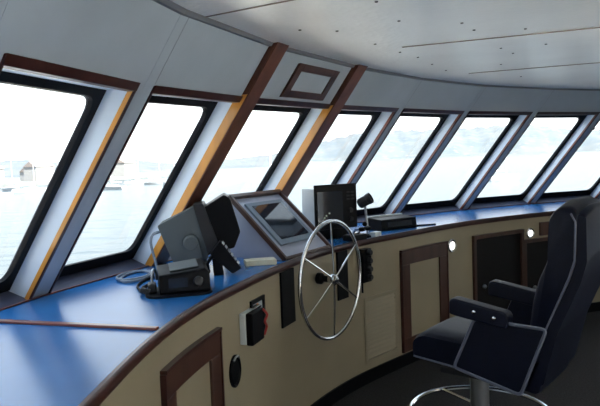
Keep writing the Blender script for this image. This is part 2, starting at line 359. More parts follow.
# ceiling: joints and fixing studs
cj=MB()
for a,b,wd in (((.55,3.26),(1.9,2.73),.007),((1.2,4.41),(2.6,3.85),.007),((-.40,2.475),(.55,1.885),.004)):
    a=Vector((*a,CEIL)); b=Vector((*b,CEIL)); n=(b-a).cross(Vector((0,0,1))).normalized()*wd/2
    cj.hexa([a-n-Vector((0,0,.004)),b-n-Vector((0,0,.004)),b+n-Vector((0,0,.004)),a+n-Vector((0,0,.004)),a-n,b-n,b+n,a+n])
tag(cj.build('trim_3',mat('ceiling_joint',(.30,.25,.21),.6)),kind='structure')
cs=MB()
for x,y in ((.027,2.743),(.189,2.794),(.434,2.635),(.398,3.148),(.564,3.417),(.698,3.614),(.841,3.912),(.997,4.215),(.716,2.722),(.813,2.885),(1.102,3.408),(1.23,3.595),(1.313,3.333),(1.667,4.706),(1.3,4.025),(.3,2.3),(.62,2.15),(1.05,2.9)):
    cs.lathe([(.0,-.004),(.006,-.003),(.007,0),(.0,.001)],(x,y,CEIL),(0,0,1),8)
tag(cs.build('trim_4',M['dgrey']),kind='structure')

# ------------------------------------------------------------------ helm console
E0=[(-.72,-.95),(-.66,-.35),(-.60,.3),(-.545,.9),(-.515,1.46),(-.512,1.60),(-.503,1.815),(-.477,2.09),(-.416,2.425),(-.335,2.68),(-.245,2.95),(-.13,3.26),(.045,3.64),(.32,4.06),(.70,4.47),(1.08,4.85),(1.487,5.19),(2.02,5.52),(2.6,5.80),(3.2,6.0),(3.98,6.36)]
ec=[p for p in smooth_path([Vector((*p,0)) for p in E0],16)]
def resample(P,n):
    L=[0]
    for a,b in zip(P,P[1:]): L.append(L[-1]+(b-a).length)
    out=[];i=0
    for k in range(n):
        s=L[-1]*k/(n-1)
        while i<len(L)-2 and L[i+1]<s: i+=1
        t=(s-L[i])/max(1e-9,L[i+1]-L[i]); out.append(P[i].lerp(P[i+1],min(1,t)))
    return out
ec=resample(ec,340)
for _ in range(70): ec=[ec[0]]+[ec[i-1]*.25+ec[i]*.5+ec[i+1]*.25 for i in range(1,len(ec)-1)]+[ec[-1]]
SL=[0]
for a,b in zip(ec,ec[1:]): SL.append(SL[-1]+(b-a).length)
# arc length is counted from the point abreast of the port door measurements
S_OFF = min(range(len(ec)), key=lambda i:(ec[i]-Vector((-.60,.3,0))).length); S_OFF=SL[S_OFF]
def edge(s):
    s=s+S_OFF; s=max(0,min(SL[-1]-1e-6,s)); import bisect
    i=max(0,min(len(ec)-2,bisect.bisect(SL,s)-1)); t=(s-SL[i])/(SL[i+1]-SL[i])
    a=max(0,i-2); b=min(len(ec)-1,i+3)
    return ec[i].lerp(ec[i+1],t),(ec[b]-ec[a]).normalized()
S0=-S_OFF; S1=SL[-1]-S_OFF
def F(s,z,off):            # a point on the console front; off > 0 stands out into the room
    p,t=edge(s); n=Vector((t.y,-t.x,0)); return p+n*(off-.02)+Vector((0,0,z))
def facebox(mb,s0,s1,z0,z1,d0,d1,n=None):
    n=n or max(1,int((s1-s0)/.06)+1)
    return mb.loft([[F(s0+(s1-s0)*i/n,z,dd) for dd,z in ((d0,z0),(d1,z0),(d1,z1),(d0,z1))] for i in range(n+1)])
con = thing('helm_console','long curved blue-topped console with cream front under the windows','console',(0,0,0))
N=150
tp=MB(); loop=[]
for i in range(N+1):
    p,t=edge(S0+(S1-S0)*i/N); loop.append(p)
wl=[]
for i in range(len(PT)-1,-1,-1):
    d=(PT[min(i+1,NF)]-PT[max(i-1,0)]).normalized(); wl.append(PT[i]+Vector((-d.y,d.x,0))*.115)
endw=end_s+AFT*.86
loop=loop+[endw-Vector((0,0,0))]+wl
tp.prism([p+Vector((0,0,SILL-.03)) for p in loop],[p+Vector((0,0,SILL)) for p in loop])
tp.build('worktop',M['blue'],con)
fp_=MB(); facebox(fp_,S0,S1,0,SILL-.028,-.03,0,N); fp_.build('front_panel',M['cream'],con)
et=MB()
prof=[(.004,SILL-.034),(.024,SILL-.034),(.028,SILL-.028),(.028,SILL-.002),(.023,SILL+.006),(.012,SILL+.006),(.004,SILL-.001)]
et.loft([[F(S0+(S1-S0)*i/N,z,dd) for dd,z in prof] for i in range(N+1)]); et.build('edge_trim',M['mahog'],con,angle=50)
kb=MB(); facebox(kb,S0,S1,0,.085,0,.014,N); kb.build('toe_board',M['bplast'],con)
# joint strip across the worktop
a=Vector((-1.125,2.265,SILL)); b=Vector((-.492,2.075,SILL)); n=(b-a).cross(Vector((0,0,1))).normalized()*.013
sp=MB(); sp.hexa([a-n,b-n,b+n,a+n]+[p+Vector((0,0,.010)) for p in (a-n,b-n,b+n,a+n)]); sp.build('joint_strip',M['redwood'],con,bevel=.003)
# doors
def door(s0,s1,z0,z1,fw,label=None,handle=None):
    fr=MB(); d=.018
    facebox(fr,s0,s1,z1-fw,z1,0,d); facebox(fr,s0,s1,z0,z0+fw,0,d); facebox(fr,s0,s0+fw,z0+fw,z1-fw,0,d); facebox(fr,s1-fw,s1,z0+fw,z1-fw,0,d)
    o=fr.build('door',M['darkwood'],con,bevel=.003)
    if label: o['label']=label
    lip=MB(); facebox(lip,s0-.01,s1+.01,z1,z1+.014,0,.026); facebox(lip,s0-.012,s0,z0,z1,0,.022); facebox(lip,s1,s1+.012,z0,z1,0,.022); lip.build('door_frame',M['mahog'],o,bevel=.002)
    pn=MB(); facebox(pn,s0+fw-.004,s1-fw+.004,z0+fw-.004,z1-fw+.004,0,.007); pn.build('door_panel',M['cream'],o)
    if handle:
        h=MB(); facebox(h,handle[0]-.009,handle[0]+.009,handle[1]-.045,handle[1]+.045,.006,.03,1); h.build('door_handle',M['bplast'],o,bevel=.003)
door(1.805,2.345,.10,.823,.095,'dark wood framed door near the blue worktop joint',(1.905,.60))
door(4.54,5.125,.10,.838,.098,'dark wood framed door right of the louvred vent')
# louvred vent
v=MB(); facebox(v,4.095,4.475,.13,.155,0,.008); facebox(v,4.095,4.475,.56,.585,0,.008); facebox(v,4.095,4.12,.155,.56,0,.008); facebox(v,4.45,4.475,.155,.56,0,.008)
vent=v.build('vent_frame',M['cream'],con,bevel=.002)
for i in range(13):
    z=.17+i*.0305; l=MB(); l.loft([[F(4.12+.33*k/6,zz,dd) for dd,zz in ((0,z),(.010,z-.002),(.003,z+.022),(0,z+.022))] for k in range(7)]); l.build('louvre',M['cream'],vent)
# long black panels beside and behind the wheel
p1=MB(); facebox(p1,3.085,3.25,.633,.935,0,.012); p1.build('switch_panel',M['bplast'],con,bevel=.002)
p2=MB(); facebox(p2,3.79,3.91,.63,.94,0,.012); p2.build('switch_panel',M['bplast'],con,bevel=.002)
# oval recessed pull
ov=MB(); prof=[]
sc_,zc_=2.512,.592
ring=lambda a,b,off:[F(sc_+a*math.cos(2*math.pi*k/28),zc_+b*math.sin(2*math.pi*k/28),off) for k in range(28)]
ov.loft([ring(.058,.074,0),ring(.058,.074,.008),ring(.050,.066,.012),ring(.044,.058,.005),ring(.001,.001,.005)])
pull=ov.build('oval_pull',M['bplast'],con)
ch=MB(); ch.tube([F(sc_-.03,zc_+.055,.013),F(sc_-.012,zc_+.068,.015),F(sc_+.012,zc_+.068,.015),F(sc_+.03,zc_+.055,.013)],.005); ch.build('pull_rim',M['satin'],pull)
# starboard cupboards, open recess shade painted as a black sheet, and a small dark drawer
def niche(s0,s1,z0,z1):
    bx=MB(); facebox(bx,s0,s1,z0,z1,-.0,.004); o=bx.build('cupboard_front',mat('shade_black_lacquer',(.006,.0055,.006),.6,spec=.15),con)
    fr=MB(); facebox(fr,s0-.02,s1+.02,z1-.01,z1+.022,0,.026); facebox(fr,s0-.02,s0+.012,z0,z1-.01,0,.024); facebox(fr,s1-.012,s1+.02,z0,z1-.01,0,.024); fr.build('cupboard_frame',M['darkwood'],o,bevel=.002)
    k=MB(); k.lathe([(.0,0),(.018,0),(.020,.012),(.014,.022),(0,.024)],F(s0+.12,z1-.42,.004),edge(s0+.12)[1].cross(Vector((0,0,1)))); k.build('cupboard_knob',M['satin'],o)
niche(5.5,6.10,.10,.832); niche(6.14,6.76,.10,.735)
dr=MB(); facebox(dr,6.33,6.74,.775,.895,0,.022); dw=dr.build('drawer',M['darkwood'],con,bevel=.004)
dk=MB(); dk.lathe([(0,0),(.012,0),(.013,.014),(0,.018)],F(6.53,.835,.022),edge(6.53)[1].cross(Vector((0,0,1)))); dk.build('drawer_knob',M['satin'],dw)

def courtesy(s,z,r,label):
    p=F(s,z,0); t=edge(s)[1]; nrm=t.cross(Vector((0,0,1)))
    o=thing('courtesy_light',label,'light',p,math.atan2(nrm.y,nrm.x),'round lights in the console front')
    a=MB(); a.lathe([(r*1.0,0),(r*1.28,0),(r*1.3,.008),(r*1.12,.016),(r*.98,.013)],(0,0,0),(1,0,0),28); a.build('light_bezel',M['chrome'],o)
    b=MB(); b.lathe([(r*.92,.001),(r*.88,.012),(r*.6,.017),(0,.019)],(0,0,0),(1,0,0),28); b.build('light_lens',M['lens'],o)
courtesy(5.208,.805,.042,'round lit light in a steel ring beside the dark framed door')
courtesy(6.215,.808,.036,'round lit light above the black cupboard by the chair back')

# framed card and the pale box beside it
nf=thing('notice_frame','small black framed card of coloured symbols on the cream console front','notice',F(2.79,.68,0))
lo=nf.location
def L_(mb,o=None): mb.v=[tuple(Vector(p)-lo) for p in mb.v]; return mb
x=MB(); facebox(x,2.71,2.872,.682,.70,0,.012); facebox(x,2.71,2.872,.845,.864,0,.012); facebox(x,2.71,2.728,.70,.845,0,.012); facebox(x,2.85,2.872,.70,.845,0,.012); L_(x).build('notice_border',M['bplast'],nf,bevel=.001)
x=MB(); facebox(x,2.728,2.85,.70,.845,0,.005); cd=L_(x).build('notice_card',mat('card_grey',(.30,.33,.36),.6),nf)
for s0,s1,z0,z1,mm in ((2.775,2.80,.80,.838,'orange'),(2.775,2.80,.765,.795,'orange'),(2.765,2.80,.735,.76,'red'),(2.785,2.82,.706,.73,'red')):
    x=MB(); facebox(x,s0,s1,z0,z1,.005,.007,1); L_(x).build('notice_symbol',M[mm],cd)
sb=thing('wall_box','pale grey and black box with red cord beside the framed card','box',F(2.66,.69,0)); lo=sb.location
x=MB(); facebox(x,2.585,2.70,.69,.835,0,.030); L_(x).build('box_case',M['lgrey'],sb,bevel=.004)
x=MB(); facebox(x,2.59,2.73,.685,.835,.030,.064); L_(x).build('box_cover',M['bplast'],sb,bevel=.006)
x=MB(); facebox(x,2.655,2.74,.836,.846,.02,.05); L_(x).build('box_latch',M['chrome'],sb,bevel=.002)
x=MB(); x.tube(smooth_path([F(2.715,.83,.066),F(2.735,.80,.078),F(2.72,.77,.072),F(2.745,.74,.07),F(2.735,.70,.06)],6),.006); L_(x).build('box_cord',M['red'],sb)

# switch block hanging under the throttle
hb_=thing('engine_switch_block','narrow black block of round knobs on the console front beneath the throttle','control panel',F(4.10,.70,0)); lo=hb_.location
x=MB(); facebox(x,4.035,4.135,.70,.925,0,.05); L_(x).build('block_body',M['bplast'],hb_,bevel=.008)
for i in range(4):
    x=MB(); nrm=edge(4.10)[1].cross(Vector((0,0,1))); x.lathe([(.021,0),(.021,.018),(.016,.026),(0,.027)],F(4.095,.735+i*.055,.05),nrm,16); L_(x).build('block_knob',M['dgrey'],hb_)
x=MB(); x.tube(smooth_path([F(4.06,.705,.02),F(4.058,.66,.02),F(4.07,.63,.012)],5),.007); L_(x).build('block_cable',M['bplast'],hb_)

# ------------------------------------------------------------------ ship's wheel
wc=Vector((.176,3.655,.823))
wh=thing('ships_wheel','chrome six-spoked ship steering wheel standing off the cream console front','steering wheel',wc,SHIP-R(2.2))
RW=.343
x=MB(); x.tube([(-.005,RW*math.cos(a),RW*math.sin(a)) for a in [2*math.pi*k/72 for k in range(72)]],.0112,12,True); x.build('rim',M['chrome'],wh,angle=80)
for i in range(6):
    a=math.pi/2+i*math.pi/3; x=MB(); x.tube([(.008,.03*math.cos(a),.03*math.sin(a)),(.005,.17*math.cos(a),.17*math.sin(a)),(-.004,(RW-.005)*math.cos(a),(RW-.005)*math.sin(a))],[.0070,.0062,.0055],8); x.build('spoke',M['chrome'],wh)
x=MB(); x.lathe([(.0,.034),(.016,.032),(.020,.025),(.030,.021),(.034,.012),(.034,-.004),(.026,-.010),(.022,-.025),(0,-.025)],(0,0,0),(1,0,0),24); x.build('hub',M['chrome'],wh)
x=MB(); x.lathe([(0,-.102),(.034,-.102),(.034,-.075),(.019,-.062),(.019,-.018),(0,-.018)],(0,0,0),(1,0,0),20); x.build('shaft',M['bplast'],wh)

# ------------------------------------------------------------------ grey radar with viewing hood
kn=Vector((-.555,3.15,1.133)); rz=kn.z-SILL
rd=thing('radar_display','big grey radar set with round side knob and black viewing hood','radar',(kn.x,kn.y,SILL),R(7))
Z=lambda pl:[(x,z-SILL) for x,z in pl]
W0,W1=.0,.25
bd=Z([(-.163,1.227),(.022,1.316),(.088,1.055),(.055,1.033),(-.089,1.026)])
x=MB(); x.loft([[(px,y,pz) for px,pz in roundpoly(bd,.010,3)] for y in (W0,W0+.02,W1-.02)]+[[(px*.9+.006,W1,pz*.97+.004) for px,pz in roundpoly(bd,.010,3)]]); ca=x.build('radar_case',M['gplast'],rd,bevel=.006)
x=MB(); x.lathe([(0,-.024),(.032,-.023),(.040,-.016),(.041,0),(.045,.0),(.045,.006),(0,.006)],(0,0,rz),(0,1,0),28); x.build('tilt_knob',M['gplast'],ca)
x=MB(); x.xz(roundpoly(Z([(.017,1.328),(.069,1.328),(.142,1.108),(.088,1.046)]),.008,3),W0-.012,W1+.012); bz=x.build('radar_bezel',M['dgrey'],rd,bevel=.004)
x=MB()
ho=Z([(.068,1.306),(.175,1.369),(.205,1.348),(.250,1.176),(.216,1.096),(.135,1.077)])
x.xz(roundpoly(ho,.008,3),W0+.006,W1-.006); hd=x.build('viewing_hood',M['bplast'],rd,bevel=.006)
x=MB(); x.tube([(.198,W0+.03,1.353-SILL),(.198,W1-.03,1.353-SILL)],.006); x.build('hood_lip',M['dgrey'],hd)
x=MB()
for yy in (W0-.020,W1+.012): x.xz(roundpoly([(-.05,0),(.07,0),(.035,rz+.02),(-.025,rz+.02)],.012,3),yy,yy+.008)
x.box((.01,(W0+W1)/2,.006),(.13,W1-W0+.03,.012)); x.build('radar_yoke',M['gplast'],rd)
x=MB(); x.tube([(.085,W0-.02,.085),(.11,W0-.03,.10),(.14,W0-.03,.112)],.006); x.build('tilt_lever',M['chrome'],rd)
x=MB(); x.tube(smooth_path([(-.15,.03,.215),(-.185,.01,.205),(-.198,.0,.17),(-.190,-.01,.12),(-.172,-.03,.05),(-.16,-.05,.009),(-.12,-.09,.007)],8),.007); x.build('radar_cable',M['cable'],rd)

# ------------------------------------------------------------------ radiotelephone in front of it
ra=thing('marine_radio','squat black radio set with a dial on the blue worktop before the radar','radio',(-.515,2.70,SILL),R(-75))
x=MB(); x.prism([(p[0],p[1],0) for p in roundpoly([(-.10,-.165),(.115,-.165),(.115,.115),(-.10,.115)],.07,6)],[(p[0],p[1],.010) for p in roundpoly([(-.10,-.165),(.115,-.165),(.115,.115),(-.10,.115)],.07,6)]); x.build('radio_mat',M['black'],ra)
x=MB(); x.loft([[(xx,y,z) for xx,z in roundpoly([(.088,.012),(.075,h),(-.09,h+.022),(-.10,.012)],.012,3)] for y,h in ((-.108,.088),(.0,.098),(.085,.108),(.104,.085))]); rb=x.build('radio_case',M['bplast'],ra,bevel=.003)
x=MB(); x.hexa([(.05,-.06,.099),(.05,.06,.112),(-.06,.06,.128),(-.06,-.06,.115),(.05,-.06,.1025),(.05,.06,.1155),(-.06,.06,.1315),(-.06,-.06,.1185)]); x.build('radio_top_sheen',M['gplast'],rb)  # paler plate that paints the light reflected on the radio's top
x=MB(); x.lathe([(.0,.022),(.018,.020),(.022,.012),(.022,0),(0,0)],(.083,.055,.055),(1,0,.15),20); x.build('dial',M['dgrey'],rb)
x=MB(); x.box((.0835,-.03,.055),(.006,.08,.04)); x.build('radio_window',M['screen'],rb)
x=MB(); x.loft([[(xx,-.135+yy,z) for xx,yy in ((-.03,-.018),(.05,-.018),(.05,.018),(-.03,.018))] for z in (.012,.05)]); mk=x.build('microphone',M['dgrey'],ra,bevel=.008)
x=MB(); x.tube(smooth_path([(.03,-.135,.05),(.0,-.13,.10),(-.05,-.118,.09),(-.06,-.113,.05)],8),.006); x.build('microphone_clip',M['satin'],mk)
x=MB(); cp=[]
for i in range(90):
    a=i*.8; t=i/89; cp.append((.06-.14*t+.010*math.cos(a),-.150-.03*math.sin(t*3.1)+.010*math.sin(a)*.6,.022+.010*math.sin(a)))
x.tube(cp,.0035,5); x.build('curly_cord',M['dgrey'],mk)
# cables lying on the worktop
x=MB(); pts=[]
for i in range(60):
    a=2*math.pi*i/30; rr=.085+.012*math.sin(a*1.5); pts.append((-.825+rr*.85*math.cos(a),3.08+rr*1.6*math.sin(a),SILL+.006+.008*(i/60)))
pts+=[(-.755,3.16,SILL+.012),(-.73,3.14,SILL+.008),(-.705,3.12,SILL+.007)]
x.tube(smooth_path(pts,3),.0065,7); tag(x.build('cable_coil',M['cable']),'grey cable coiled in loops on the worktop at the window sill','cable')
x=MB(); x.tube(smooth_path([(-.655,2.66,SILL+.006),(-.71,2.72,SILL+.007),(-.755,2.86,SILL+.006),(-.735,3.02,SILL+.006),(-.69,3.10,SILL+.006)],8),.006,7); tag(x.build('black_lead',M['black']),'thin black lead curving across the worktop from radio to radar','cable')

# ------------------------------------------------------------------ tilted keypad on a stand
kp=thing('keypad_handset','black handset with pale keys tilted on a stand beneath the radar hood','telephone',(-.405,3.06,SILL),R(7))
x=MB(); x.xz([(-.030,0),(.020,0),(.010,.08),(-.035,.085)],-.005,.045); x.build('handset_stand',M['bplast'],kp,bevel=.004)
x=MB(); pl=[(.008,.170),(-.045,.105),(.062,.005),(.106,.030)]; x.xz(roundpoly(pl,.008,3),-.012,.062); kb_=x.build('handset_body',M['bplast'],kp,bevel=.004)
for i in range(6):
    for j in range(2):
        t=.12+i*.14; px=.008+.098*t; pz=.170-.140*t; x=MB(); x.box((px+.003,.004+j*.034,pz+.002),(.013,.022,.008),Matrix.Rotation(R(55),3,'Y')); x.build('key',M['keys'],kb_)
x=MB(); x.tube([(-.055,.02,.012),(-.06,.01,.06),(-.03,.005,.10)],.010,8); x.build('handset_earpiece',M['bplast'],kp)
# pale box file / pad
bk=MB(); bk.box((0,0,.014),(.165,.095,.028)); o=bk.build('note_pad',M['paper'],bevel=.003); o.location=(-.225,3.345,SILL); o.rotation_euler=(0,0,R(12)); tag(o,'pale cream note pad lying between the radar and the wooden-edged chart display','notepad')

# ------------------------------------------------------------------ wedge chart display
P0=Vector((-.095,3.425,SILL))
pod=thing('chart_display','sloping chart display in a wood-edged grey wedge left of the wheel','display',P0,SHIP)
pd,ph,pw=-.372,.352,.535
x=MB(); x.xz([(-.004,0),(pd,ph-.006),(pd-.075,ph-.012),(pd-.06,0)],.012,pw-.012); x.build('display_housing',M['podpan'],pod,bevel=.002)
sl=Vector((pd,0,ph)); sn=Vector((ph,0,-pd)).normalized(); sl_n=sl.normalized(); LS=sl.length
def onslope(t,y,h): v=sl_n*t+sn*h; return (v.x,y,v.z)
def sbox(mb,t0,t1,y0,y1,h0,h1): return mb.hexa([onslope(t,y,h) for h in (h0,h1) for t,y in ((t0,y0),(t1,y0),(t1,y1),(t0,y1))])
x=MB(); sbox(x,0,LS,0,.022,-.012,.016); sbox(x,0,LS,pw-.022,pw,-.012,.016); sbox(x,LS-.022,LS+.004,.0,pw,-.014,.018); sbox(x,0,.018,.022,pw-.022,-.006,.012); x.build('display_trim',M['darkwood'],pod,bevel=.003)
x=MB(); sbox(x,.10,LS-.075,.075,pw-.075,-.002,.012); bz=x.build('display_bezel',M['bezel'],pod,bevel=.004)
x=MB(); sbox(x,.135,LS-.105,.115,pw-.115,.010,.0145); x.build('display_screen',M['screen'],bz)

# ------------------------------------------------------------------ black monitor on a stand
faz=R(150); mf=Vector((math.sin(faz),math.cos(faz),0)); my=Vector((-mf.y,mf.x,0))
org=Vector((.098,4.215,SILL))+my*.17
mo=thing('radar_monitor','black box monitor with control column, standing behind the wheel','monitor',org,math.atan2(mf.y,mf.x))
x=MB(); x.box((-.09,0,.212),(.17,.338,.276)); cs_=x.build('lit_monitor_case',M['lgrey'],mo,bevel=.006)  # pale case colour stands for the side lit by the window
x=MB(); x.box((-.002,0,.222),(.014,.342,.306)); fr=x.build('monitor_front',M['bplast'],mo,bevel=.004)
x=MB(); x.box((.006,-.05,.215),(.004,.205,.225)); sc_o=x.build('monitor_screen',M['screen'],fr)
x=MB()
for yy,zz in ((-.085,.165),(-.06,.18),(-.10,.15)): x.box((.0085,yy,zz),(.001,.012,.010))
x.build('screen_echo',M['echo'],sc_o)
for i in range(3):
    for j in range(2):
        x=MB(); x.box((.008,.098+j*.036,.315-i*.024),(.006,.026,.012)); x.build('monitor_button',M['dgrey'],fr)
for zz in (.19,.13):
    x=MB(); x.lathe([(.018,0),(.016,.014),(0,.015)],(.006,.115,zz),(1,0,0),16); x.build('monitor_knob',M['dgrey'],fr)
x=MB(); x.box((-.08,0,.037),(.13,.24,.074)); x.build('monitor_stand',M['bplast'],mo,bevel=.004)

# ------------------------------------------------------------------ swivel lamp, throttle, black box, rod
la=thing('swivel_lamp','small black cylinder-headed lamp on a thin stem right of the monitor','lamp',(.462,4.345,SILL))
x=MB(); x.lathe([(.035,0),(.034,.010),(.016,.018),(.012,.02)],(0,0,0),(0,0,1),20); x.build('lamp_base',M['bplast'],la)
x=MB(); x.tube([(0,0,.018),(-.004,0,.10),(-.012,0,.215)],[.010,.009,.008],10); st=x.build('lamp_stem',M['satin'],la)
x=MB(); x.lathe([(.0,-.018),(.016,-.012),(.018,0),(.016,.012),(0,.018)],(-.02,0,.09),(0,1,0),14); x.build('stem_clamp',M['bplast'],st)
x=MB(); ax=Vector((.80,-.34,.46)).normalized(); x.lathe([(0,-.052),(.028,-.050),(.036,-.040),(.036,.020),(.039,.022),(.039,.048),(.032,.050),(.030,.040),(0,.038)],(-.012,0,.25),ax,22); x.build('lamp_head',M['dgrey'],la)
th=thing('throttle_control','twin-lever engine throttle on the console edge beneath the swivel lamp','throttle',(.395,4.135,SILL),R(-42))
x=MB(); x.box((-.05,0,.022),(.10,.15,.044)); x.build('throttle_base',M['bplast'],th,bevel=.012,seg=3)
for yy in (-.035,.030):
    x=MB(); x.tube([(-.05,yy,.04),(-.02,yy,.075),(.028,yy,.082)],.007,8); lv=x.build('throttle_lever',M['chrome'],th)
    x=MB(); x.lathe([(0,-.02),(.013,-.018),(.016,0),(.012,.02),(0,.022)],(.035,yy,.083),(1,0,.1),14); x.build('lever_grip',M['bplast'],lv)
x=MB(); x.box((-.065,.0,.0465),(.035,.10,.005)); x.build('throttle_plate',M['chrome'],th)
o=MB().box((0,0,.017),(.05,.075,.034)).build('junction_box',M['lgrey'],bevel=.004); o.location=(.515,4.34,SILL); o.rotation_euler=(0,0,R(-42)); tag(o,'tiny white box at the console edge right of the throttle','box')
ib=thing('instrument_box','low black box with a pale top edge behind the throttle','box',(.70,4.79,SILL),R(-57))
x=MB(); x.xz(roundpoly([(.085,0),(.075,.082),(-.085,.092),(-.095,0)],.008,3),-.175,.175); bb=x.build('instrument_case',M['bplast'],ib,bevel=.004)
x=MB(); x.box((-.082,0,.096),(.02,.34,.012)); x.build('lit_edge_strip',M['lgrey'],bb,bevel=.002)  # lit top edge of the black box, painted as a pale strip
x=MB(); x.box((.0815,.0,.045),(.004,.24,.04),Matrix.Rotation(R(-7),3,'Y')); x.build('instrument_window',M['screen'],bb)
x=MB(); x.tube([(.80,4.86,SILL+.006),(1.06,4.93,SILL+.006)],.006,8); tag(x.build('chart_rod',M['bplast']),'thin dark rod lying on the blue worktop beside the low black box','rod')

# ------------------------------------------------------------------ helm chair
Pc=Vector((.692,2.9,0)); cf=Vector((-.777,.629,0)); cr_=Vector((.629,.777,0)); HW=.25
croot=Pc+cr_*HW-cf*.12
chr_=thing('helm_chair','high-backed navy leather helm chair on a pedestal facing the wheel','chair',croot,math.atan2(-cf.y,-cf.x))
x=MB()
sp_=roundpoly([(-.350,.535),(-.350,.628),(-.30,.662),(.20,.632),(.30,.60),(.26,.46),(.0,.50)],[.025,.03,.05,.02,.02,.02,.02],4)
x.loft([[(px,y,pz-dz*(pz-.53)) for px,pz in sp_] for y,dz in ((-HW+.032,.10),(-HW+.05,.0),(-.08,-.06),(.08,-.06),(HW-.05,0),(HW-.032,.10))]); st_=x.build('seat',M['leather'],chr_,angle=50)
x=MB(); x.tube([(-.345,-HW+.036,.545),(-.352,-HW+.06,.548),(-.352,HW-.06,.548),(-.345,HW-.036,.545)],.005,8); x.tube([(-.345,-HW+.031,.54),(-.11,-HW+.031,.52)],.005,8); x.build('seat_piping',M['piping'],st_)
bp=[(.205,.62),(.245,.89),(.273,.987),(.311,1.067),(.312,1.16),(.321,1.255),(.352,1.295),(.405,1.300),(.433,1.277),(.427,1.075),(.403,.998),(.308,.771),(.28,.62)]
rb_=roundpoly(bp,.02,3); cxb=sum(p[0] for p in rb_)/len(rb_)
ys=[(-HW+.008,.975,.80),(-HW+.02,.992,.95),(-HW+.05,1.0,1.0),(-.09,1.028,1.05),(.09,1.028,1.05),(HW-.05,1.0,1.0),(HW-.02,.992,.95),(HW-.008,.975,.80)]
x=MB(); x.loft([[(px+(px-cxb)*(dx-1)*(1 if px<.33 else .15),y,.62+(pz-.62)*dz) for px,pz in rb_] for y,dz,dx in ys]); br=x.build('backrest',M['leather'],chr_,angle=60)
sh_=[(.275,.62),(.308,.771),(.403,.998),(.427,1.075),(.434,1.280),(.468,1.272),(.470,1.08),(.445,.99),(.350,.76),(.29,.52),(.235,.50)]
x=MB(); x.loft([[(px,y,.62+(pz-.62)*k) for px,pz in roundpoly(sh_,.010,3)] for y,k in ((-HW+.012,.975),(-HW+.03,.992),(-.09,1.026),(.09,1.026),(HW-.03,.992),(HW-.012,.975))]); x.build('back_shell',M['leather'],chr_,angle=50)
for sy in (-1,1):
    x=MB(); x.tube([(px,sy*(HW-.006),pz) for px,pz in ((.306,.772),(.400,.998),(.424,1.075),(.428,1.235),(.41,1.27))],.0045,6); x.build('back_piping',M['piping'],br)
    pan=[(-.012,.778),(.31,.772),(.196,.463),(-.117,.533)]
    rp=roundpoly(pan,.022,4); y0=sy*(HW-.032); y1=sy*HW
    x=MB(); x.xz(rp,min(y0,y1),max(y0,y1)); sd=x.build('side_panel',M['leather'],chr_,bevel=.004)
    x=MB(); x.tube([(px,y1,pz) for px,pz in rp],.008,6,True); x.build('panel_piping',M['piping'],sd)
    y0=sy*(HW-.055); y1=sy*(HW+.018)
    x=MB(); x.xz(roundpoly([(-.130,.79),(-.130,.868),(.150,.823),(.148,.758),(.125,.752),(-.112,.784)],[.03,.035,.03,.02,.02,.02],5),min(y0,y1),max(y0,y1)); arm=x.build('armrest',M['leather'],chr_,bevel=.012,seg=3)
    for bx,bzz in ((-.005,.812),(.088,.795)):
        x=MB(); x.lathe([(.009,0),(.009,.003),(.004,.006),(0,.006)],(bx,y1,bzz),(0,sy,0),12); x.build('armrest_bolt',M['chrome'],arm)
x=MB(); x.box((-.08,0,.478),(.30,.34,.03)); x.build('seat_plate',M['dgrey'],chr_,bevel=.004)
cxr=-.10
x=MB(); x.lathe([(.21,.0),(.21,.018),(.19,.028),(.07,.05),(.046,.08),(.046,.465)],(cxr,0,0),(0,0,1),28); x.build('pedestal',M['satin'],chr_)
x=MB(); x.tube([(cxr+.345*math.cos(a),.345*math.sin(a),.235) for a in [2*math.pi*k/48 for k in range(48)]],.0115,8,True)
for a in (0,2.09,4.19): x.tube([(cxr+.345*math.cos(a+.5),.345*math.sin(a+.5),.235),(cxr+.045*math.cos(a+.5),.045*math.sin(a+.5),.26)],.009,8)
x.build('foot_ring',M['chrome'],chr_)

# ------------------------------------------------------------------ outside: harbour, hills, boats
SEA=-4.6
w=MB(); w.add([(-6000,-2500,SEA),(6000,-2500,SEA),(6000,9000,SEA),(-6000,9000,SEA)],[(0,1,2,3)]); tag(w.build('harbour_water',M['water']),kind='structure')
def hill(name,az0,az1,dist,depth,hfun,n=110,rows=7):
    mb=MB(); vs=[];fs=[]
    for j in range(rows+1):
        t=j/rows
        for i in range(n+1):
            az=R(az0+(az1-az0)*i/n); e=min(1,6*i/n,6*(n-i)/n)
            r=dist*(1+.03*math.sin(i*.35))+depth*t
            h=hfun(az0+(az1-az0)*i/n)*math.sin(t*math.pi/2)**.8*e*(1+.05*math.sin(i*1.7+j))
            vs.append((r*math.sin(az),r*math.cos(az),SEA-.5+h))
    for j in range(rows):
        for i in range(n): a=j*(n+1)+i; fs.append((a,a+1,a+n+2,a+n+1))
    mb.add(vs,fs); o=mb.build(name,M['hill'],angle=80); return tag(o,kind='structure')
hill('hills',-12,40,1900,1300,lambda a:(105+38*math.sin(a*.13+1.1)+16*math.sin(a*.41)+1.2*a)*min(1,max(.32,.45+a*.055)),140)
hill('hills',-42,0,620,500,lambda a:15+5*math.sin(a*.22)+3*math.sin(a*.7),110)
